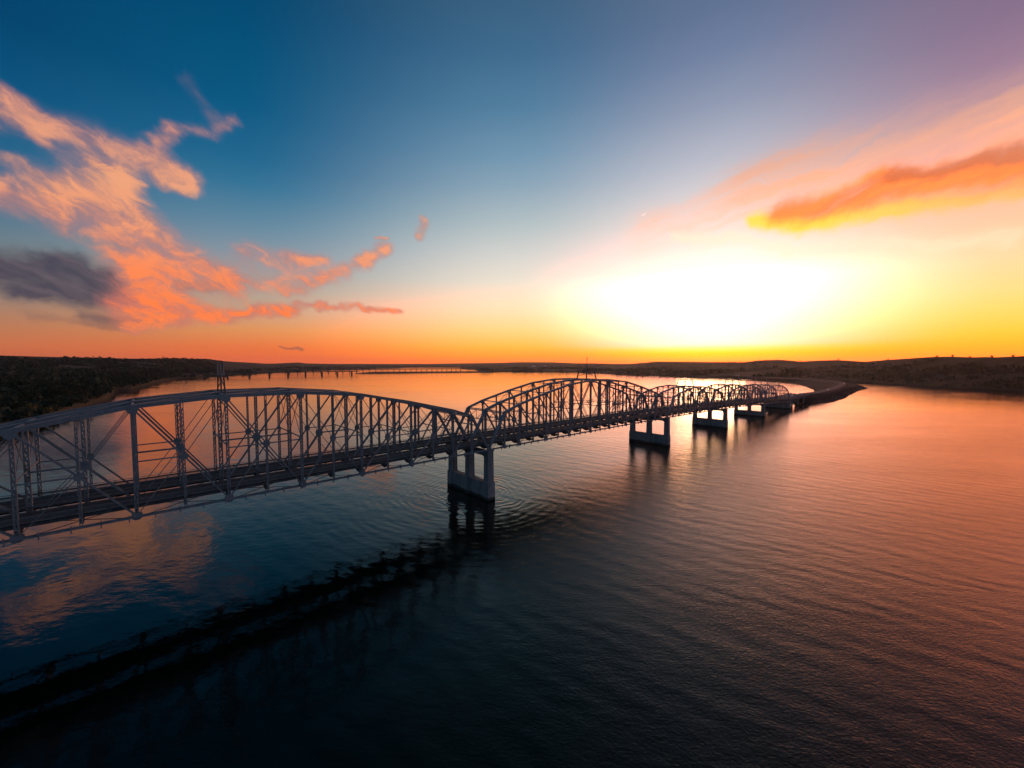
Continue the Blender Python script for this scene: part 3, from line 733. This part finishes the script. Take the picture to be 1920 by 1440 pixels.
# ---- power line frames standing on the trusses
def frame(s, ztop, hw, hh, label, y0=0.0, lw=0.22):
    root = empty('power_line_frame', at(s, -y0, ztop), (0, 0, RZ)); tag(root, label, 'power frame', 'power line frames on top of the trusses')
    zc = hh*.58
    for sg, nm in ((-1, 'leg'), (0, 'leg'), (1, 'leg')):
        mb = MB(); mb.bar((0, sg*hw, 0), (0, sg*hw*.78, zc), lw, lw, (1,0,0)); mb.build('leg', M_steel_old, root)
        mb = MB(); mb.cyl((0, sg*hw*.78, zc+.15), (0, sg*hw*.80, hh), .13, .1, 8); mb.build('insulator_post', M_wood, root)
    mb = MB(); mb.bar((0, -hw*.95, zc), (0, hw*.95, zc), .26, .3, (1,0,0)); mb.build('crossarm', M_steel_old, root)
    for sg in (-1, 1):
        mb = MB(); mb.bar((.1, 0, zc*.72), (.1, sg*hw*.92, zc*.3), .11, .11, (1,0,0)); mb.build('brace', M_steel_old, root)
    return root
def chord_z(k, frac, top):
    return ZL[k]+(ZL[k+1]-ZL[k])*frac+top
frame(-56.5, chord_z(0, .45, 17.6), 4.6, 5.3, 'three legged frame with pale posts standing on the nearest truss span')
frame(L1*.53, chord_z(1, .53, 17.6), 4.4, 5.3, 'thin spread leg frame on top of the tall second truss span', lw=.32)
frame(S[2]+L2*.52, chord_z(2, .52, 13.1), 4.4, 5.2, 'thin spread leg frame on the first low span, beyond the tall span', lw=.32)
frame(S[3]+L2*.5, chord_z(3, .5, 13.1), 4.4, 5.2, 'thin spread leg frame on the middle one of the low spans', lw=.32)
frame(S[4]+L2*.36, chord_z(4, .36, 12.6), 4.4, 5.0, 'thin spread leg frame on the last low span, nearer its start', lw=.32)
frame(S[4]+L2*.83, chord_z(4, .83, 10.6), 4.4, 5.6, 'thin spread leg frame over the far end of the last low span', lw=.32)
mb = MB(); mb.cyl((0,0,0), (0,0,7.2), .14, .07, 8)
mb.cyl((0,0,7.2), (0,0,7.9), .2, .16, 8)
mst = mb.build('warning_light_mast', M_steel_old, None, at(L1*.49, 3.2, chord_z(1, .49, 17.6))); tag(mst, 'thin dark mast with a thicker tip beside the frame on the tall span', 'mast')

# ---- cars, sign
def car(loc, rz, paint, label):
    root = empty('car', loc, (0, 0, rz)); tag(root, label, 'car', 'cars driving on the viaduct and causeway')
    mb = MB()
    mb.prism([(-2.2,.35),(2.15,.35),(2.25,.62),(2.1,.82),(1.1,.95),(.45,1.42),(-1.2,1.45),(-1.95,1.0),(-2.25,.9),(-2.3,.5)], -.85, .85); mb.build('body', paint, root)
    mb = MB(); mb.prism([(1.0,.97),(.42,1.37),(-1.15,1.39),(-1.8,.99)], -.87, .87); mb.build('window', M_glass, root)
    for x in (-1.35, 1.35):
        for y in (-.78, .78):
            mb = MB(); mb.cyl((x, y-.1, .32), (x, y+.1, .32), .32, n=12); mb.build('wheel', M_tyre, root)
    return root
M_car1 = simple_mat('silver_car_paint', (.5,.5,.5), (.55,.55,.55), 1.0, .25, 0, .3)
M_car2 = simple_mat('white_car_paint', (.75,.75,.74), (.8,.8,.79), 1.0, .25)
for s_, pnt, lab in ((14, M_car1, 'silver car on the viaduct just past the last truss span'), (31, M_car2, 'white car second along the viaduct'),
                     (50, M_car1, 'silver car third along the viaduct, behind the white one'), (69, M_car2, 'white car where the viaduct meets the causeway')):
    p = at(SV+s_, 3.4, ZL[5]+1.56); car(tuple(p), RZ+math.pi, pnt, lab)
def on_road(i, side):
    p = road_line[i]; t = (road_line[i+1]-road_line[i-1]); a_ = math.atan2(t.y, t.x); t.z = 0; t.normalize()
    q = p + Vector((t.y, -t.x, 0))*side; return (q.x, q.y, p.z+.36), a_
for i, pnt, lab in ((9, M_car2, 'white car alone on the causeway road past the viaduct'), (25, M_car2, 'pale car at the bend near the tip of the causeway')):
    l_, a_ = on_road(i, 2.0); car(l_, a_+math.pi, pnt, lab)
sg = empty('road_sign', at(SV+22, -7.9, ZL[5]+1.5), (0,0,RZ)); tag(sg, 'small dark road sign on the far edge of the viaduct', 'road sign')
mb = MB()
for y in (-.9, .9): mb.box(-.08, .08, y-.08, y+.08, -.5, 3.0)
mb.build('post', M_steel_old, sg)
mb = MB(); mb.box(.1, .16, -1.7, 1.7, 1.9, 3.6); mb.build('panel', M_steel_old, sg)

# ================================================================== far bridges
def far_bridge(name, label, a_, b_, npier, zdeck, wdeck, tdeck, wp, rail, mat):
    a_ = Vector(a_); b_ = Vector(b_); L = (b_-a_).length; ang = math.atan2((b_-a_).y, (b_-a_).x)
    root = empty(name, (a_.x, a_.y, 0), (0,0,ang)); tag(root, label, 'bridge', None)
    mb = MB(); mb.box(0, L, -wdeck/2, wdeck/2, zdeck-tdeck, zdeck); mb.build('deck', mat, root)
    for sy in (-1, 1):
        mb = MB(); mb.box(0, L, sy*wdeck/2-.12, sy*wdeck/2+.12, zdeck+.004, zdeck+rail); mb.build('parapet', mat, root)
    for i in range(npier):
        x = L*(i+.5)/npier
        mb = MB(); mb.box(x-wp/2, x+wp/2, -wdeck*.42, wdeck*.42, -3, zdeck-tdeck-.01); mb.build('pier', mat, root)
    return root
M_far = simple_mat('distant_concrete', (.09,.085,.08), (.14,.13,.12), .05, .9)
far_bridge('far_highway_bridge', 'long low bridge far across the lake with wide dark piers', (-905, 958), (-548, 1418), 11, 11.5, 9, 1.9, 2.2, .8, M_far)
far_bridge('far_railway_bridge', 'most distant low bridge on many thin piers behind the far causeway', (-900, 1575), (-268, 2164), 29, 12.5, 6, 1.8, 1.8, .8, M_far)

# ================================================================== houses
def house(az_, D, w_, d_, h_, label, up=0.0):
    x_, y_ = D*math.sin(R(az_)), D*math.cos(R(az_)); z_ = ground_z(x_, y_)-.3+up
    root = empty('house', (x_, y_, z_), (0,0,-R(az_)+random.uniform(-.3, .3))); tag(root, label, 'house', 'pale houses on the shores')
    mb = MB(); mb.box(-w_/2, w_/2, -d_/2, d_/2, -1.5, h_); wl = mb.build('wall', M_white, root)
    mb = MB(); r_ = .5
    o = 0; mb.v = [(-w_/2-r_, -d_/2-r_, h_), (w_/2+r_, -d_/2-r_, h_), (w_/2+r_, d_/2+r_, h_), (-w_/2-r_, d_/2+r_, h_), (-w_/2-r_, 0, h_+d_*.3), (w_/2+r_, 0, h_+d_*.3)]
    mb.f = [(0,1,5,4), (2,3,4,5), (0,4,3), (1,2,5), (3,2,1,0)]
    mb.build('roof', M_roof, root)
    for x in (-w_*.25, w_*.25):
        mb = MB(); mb.box(x-.7, x+.7, -d_/2-.05, -d_/2-.005, 1.0, 2.3); mb.build('window', M_glass, wl)
    return root
def ray_hit(az_, el_):
    lo = lerp_tab(az_)[0]; D = lo
    while D < 7000:
        if CAM_H + math.tan(R(el_))*D <= profile(az_, D): return D
        D += max(2.0, D*.004)
    return lo*1.4

for az_, el_, w_, label in ((-51.77, -.39, 12, 'pale house highest on the left slope, near the picture edge'), (-50.31, -1.33, 11, 'pale house in the left woods, second from the top'),
        (-50.82, -1.49, 14, 'long pale house among the left woods just below another'), (-49.56, -1.71, 9, 'small pale house lowest of those in the left woods'),
        (-37.16, -1.14, 16, 'pale building close to the shore before the far highway bridge'), (3.15, -.33, 22, 'pale house on the far shore, left one of a close pair'),
        (4.76, -.353, 24, 'pale house on the far shore, right one of a close pair'), (11.98, -.63, 22, 'wide pale building on the far shore above the tall span'),
        (21.09, -.87, 13, 'pale house alone on the brown hill above the low spans'), (29.57, -1.47, 11, 'small pale hut by the shore above the last truss span')):
    D = ray_hit(az_, el_); house(az_, D, w_, w_*.6, w_*.22, label)


# ================================================================== trees
def crown_mesh(name, mat, seed, n, w_, h_, tri):
    rnd = random.Random(seed); vs = []; fs = []
    lobes = [(rnd.uniform(-.45, .45)*w_, rnd.uniform(-.45, .45)*w_, h_*rnd.uniform(.3, .85), rnd.uniform(.28, .46)) for _ in range(7)]
    for i in range(n):
        lx, ly, lz, lr = lobes[rnd.randrange(7)]
        d = Vector((rnd.gauss(0,1), rnd.gauss(0,1), rnd.gauss(0,1))).normalized()*(rnd.random()**.4)
        c_ = Vector((lx+d.x*lr*w_, ly+d.y*lr*w_, lz+d.z*lr*h_*.6))
        a_ = Vector((rnd.gauss(0,1), rnd.gauss(0,1), rnd.gauss(0,.6))).normalized(); b_ = a_.orthogonal().normalized()
        b_ = Matrix.Rotation(rnd.uniform(0, 6.28), 3, a_) @ b_; e = a_.cross(b_); s_ = tri*rnd.uniform(.6, 1.3)
        o = len(vs)
        vs += [tuple(c_+b_*s_), tuple(c_-b_*s_*.6+e*s_*.8), tuple(c_-b_*s_*.6-e*s_*.8), tuple(c_-b_*s_*1.0)]
        fs += [(o, o+1, o+3), (o, o+3, o+2)]
    me = bpy.data.meshes.new(name); me.from_pydata(vs, [], fs); me.update(); me.materials.append(mat); return me
def trunk_mesh(h_, r_):
    mb = MB(); mb.cyl((0,0,-1.0), (0,0,h_*.55), r_, r_*.6, 7)
    for k in range(4):
        a_ = k*1.6+.4; mb.bar((0,0,h_*(.3+.06*k)), (math.cos(a_)*h_*.22, math.sin(a_)*h_*.22, h_*(.55+.05*k)), r_*.6, r_*.6)
    return mb.mesh('trunk', M_bark)
crowns = [crown_mesh('crown', M_leaf, 10+k, 240, 8.0, 9.5, .75) for k in range(6)]
crowns_y = [crown_mesh('crown', M_leaf_y, 30+k, 240, 8.0, 7.0, .75) for k in range(2)]
trunk_me = trunk_mesh(9.0, .32)
def tree(x_, y_, z_, sc, label, group, crown, name='tree'):
    root = empty(name, (x_, y_, z_), (0,0,random.uniform(0, 6.28))); root.scale = (sc, sc, sc*random.uniform(.85, 1.15))
    tag(root, label, 'tree', group)
    for nm, me in (('trunk', trunk_me), ('crown', crown)):
        o = bpy.data.objects.new(nm, me); COL.objects.link(o); o.parent = root
    return root
rt = random.Random(5)
cnt = 0
bank_pts = []
for _ in range(4000):
    if cnt >= 240: break
    a = rt.uniform(-58, -41); Ds, Dr, zr = lerp_tab(a)
    D = Ds + 18 + 430*rt.random()**1.3
    x_, y_ = D*math.sin(R(a)), D*math.cos(R(a))
    bare = noise.noise(Vector((x_*.008, y_*.008, 3.3)))
    near = D-Ds
    if near < 75 and noise.noise(Vector((x_*.02, y_*.02, 8.3))) < .12: continue
    if bare > .30: continue
    if any((x_-p[0])**2+(y_-p[1])**2 < 26 for p in bank_pts): continue
    bank_pts.append((x_, y_)); cnt += 1
    sc = rt.uniform(.75, 1.35)*(0.6 if near < 75 else 1)
    if near < 75: lab, grp = 'small dark tree close to the waterline of the left bank', 'small trees along the left waterline'
    elif a > -47: lab, grp = 'dark leafy tree of the woods behind the narrow beach', 'trees of the woods behind the beach'
    else: lab, grp = 'dark leafy tree of the woods at the left picture edge', 'trees of the woods at the left edge'
    tree(x_, y_, ground_z(x_, y_)-.2, sc, lab, grp, crowns[cnt % 6])
for k, (a, dd, sc) in enumerate([(-50.2, 26, 1.0)]):
    D = lerp_tab(a)[0]+dd; x_, y_ = D*math.sin(R(a)), D*math.cos(R(a))
    tree(x_, y_, ground_z(x_, y_)-.2, sc, 'yellowish bushy tree by the sandy bank at the left edge', 'yellowish trees on the left bank', crowns_y[0])

# woods and scrub farther off: one mass each
def mass(name, label, cat, n, azr, frac, mat, size, dens, kind='stuff', tris=5, seed=1):
    rnd = random.Random(seed); vs = []; fs = []
    tries = 0; k = 0
    while k < n and tries < n*12:
        tries += 1
        a = rnd.uniform(*azr); Ds, Dr, zr = lerp_tab(a); t = rnd.uniform(*frac); D = Ds + t*(Dr-Ds)
        x_, y_ = D*math.sin(R(a)), D*math.cos(R(a))
        if noise.noise(Vector((x_*.006, y_*.006, 12.0))) + .5*noise.noise(Vector((x_*.02, y_*.02, 2.0))) < dens: continue
        z_ = profile(a, D); k += 1; s_ = size*rnd.uniform(.6, 1.35)
        for q in range(tris):
            d = Vector((rnd.gauss(0,.5), rnd.gauss(0,.5), abs(rnd.gauss(.5,.3))))
            c_ = Vector((x_, y_, z_)) + d*s_
            a_ = Vector((rnd.gauss(0,1), rnd.gauss(0,1), rnd.gauss(0,.8))).normalized(); b_ = a_.orthogonal().normalized(); e = a_.cross(b_)
            r_ = s_*rnd.uniform(.3, .6); o = len(vs)
            vs += [tuple(c_+b_*r_), tuple(c_+e*r_), tuple(c_-b_*r_), tuple(c_-e*r_)]
            fs.append((o, o+1, o+2, o+3))
    o = mesh_obj(name, vs, fs, mat); tag(o, label, cat, None, kind); return o
mass('distant_woods', 'dark woods covering the slopes beyond the left bank', 'woods', 5200, (-60, -36), (.12, .95), M_leaf, 6.0, -.12, tris=7)
mass('bank_undergrowth', 'low dark undergrowth between the trees on the left bank', 'undergrowth', 2600, (-60, -40), (.012, .3), M_leaf, 3.2, -.25, tris=6, seed=4)
mass('shore_thicket', 'dark thicket along the far shores', 'thicket', 2600, (-40, 36), (.0, .3), M_leaf, 6.0, .0, tris=5, seed=2)
mass('hillside_scrub', 'low scrub on the hills right of the causeway', 'scrub', 4200, (9, 62), (.03, .97), M_scrub, 2.7, -.05, tris=5, seed=3)
# trees standing on the right skyline
for a, sc in ((17.9, 1.1), (18.4, .9), (19.1, 1.0), (29.9, .9), (31.8, .8), (36.0, .9), (39.35, 1.1), (43.4, .7), (46.9, .9), (47.9, 1.0), (49.0, .8), (50.4, 1.0), (51.6, .8)):
    Ds, Dr, zr = lerp_tab(a); D = Dr*.995; x_, y_ = D*math.sin(R(a)), D*math.cos(R(a))
    tree(x_, y_, zr-1.0, sc*.55, 'small rounded tree on the skyline of the right hills', 'small trees on the right skyline', crowns[int(sc*10) % 6], 'skyline_tree')

# riprap along the causeway shore
rnd = random.Random(11); vs = []; fs = []
edge = CAUSE[:10]
for _ in range(2600):
    k = rnd.randrange(len(edge)-1); t = rnd.random(); p = edge[k]; q = edge[k+1]
    ex, ey = q[0]-p[0], q[1]-p[1]; l_ = math.hypot(ex, ey); off = rnd.uniform(-1.0, 9.0)
    x_ = p[0]+ex*t - ey/l_*off; y_ = p[1]+ey*t + ex/l_*off; z_ = max(off, 0)*.5*(1-off*.02) - .1
    r_ = rnd.uniform(.35, 1.1); o = len(vs)
    for sx, sy, sz in ((1,0,0),(-1,0,0),(0,1,0),(0,-1,0),(0,0,.8),(0,0,-.8)):
        vs.append((x_+sx*r_*rnd.uniform(.7,1.2), y_+sy*r_*rnd.uniform(.7,1.2), z_+sz*r_*rnd.uniform(.7,1.1)))
    for f in ((0,2,4),(2,1,4),(1,3,4),(3,0,4),(2,0,5),(1,2,5),(3,1,5),(0,3,5)): fs.append(tuple(o+i for i in f))
tag(mesh_obj('riprap_rocks', vs, fs, M_riprap), 'dark rocks dumped along the shore of the causeway', 'rocks', None, 'stuff')

# ================================================================== moon
def moon(az_, el_, D, r_):
    d = Vector((math.sin(R(az_))*math.cos(R(el_)), math.cos(R(az_))*math.cos(R(el_)), math.sin(R(el_))))
    t = sd - d*sd.dot(d); t.normalize(); s_ = d.cross(t)
    vs = []; fs = []; n = 18
    for i in range(n+1):
        th = math.pi*i/n; yy = math.cos(th)*r_; rr_ = math.sin(th)*r_
        for q in range(4):
            ph = math.radians(90 - 40*q/3.0)
            vs.append(tuple(d*D + s_*yy + t*(rr_*math.sin(ph)) - d*(rr_*math.cos(ph))))
    for i in range(n):
        for q in range(3):
            a_ = i*4+q; fs.append((a_, a_+1, a_+5, a_+4))
    m, nt, b = new_mat('moon_crescent_glow'); b.inputs['Base Color'].default_value = (.4,.4,.4,1)
    b.inputs['Emission Color'].default_value = (1.0,.93,.82,1); b.inputs['Emission Strength'].default_value = .95  # only the sunlit crescent is modelled, its sunlight put in as emission
    o = mesh_obj('moon', vs, fs, m, True); tag(o, 'thin crescent moon in the pale sky above the sunset glow', 'moon'); return o
moon(17.91, 19.73, 15000, 88)

# ================================================================== haze
hm = bpy.data.materials.new('haze_air'); hm.use_nodes = True; nt = hm.node_tree; nt.nodes.clear()
pv = nt.nodes.new('ShaderNodeVolumePrincipled'); pv.inputs['Density'].default_value = 0.00004; pv.inputs['Color'].default_value = (.92,.93,.95,1); pv.inputs['Anisotropy'].default_value = 0.75
om = nt.nodes.new('ShaderNodeOutputMaterial'); nt.links.new(pv.outputs[0], om.inputs['Volume'])
mb = MB(); mb.box(-7600, 7600, -7600, 7600, -6, 130)
hz = mb.build('haze', hm); tag(hz, kind='stuff')
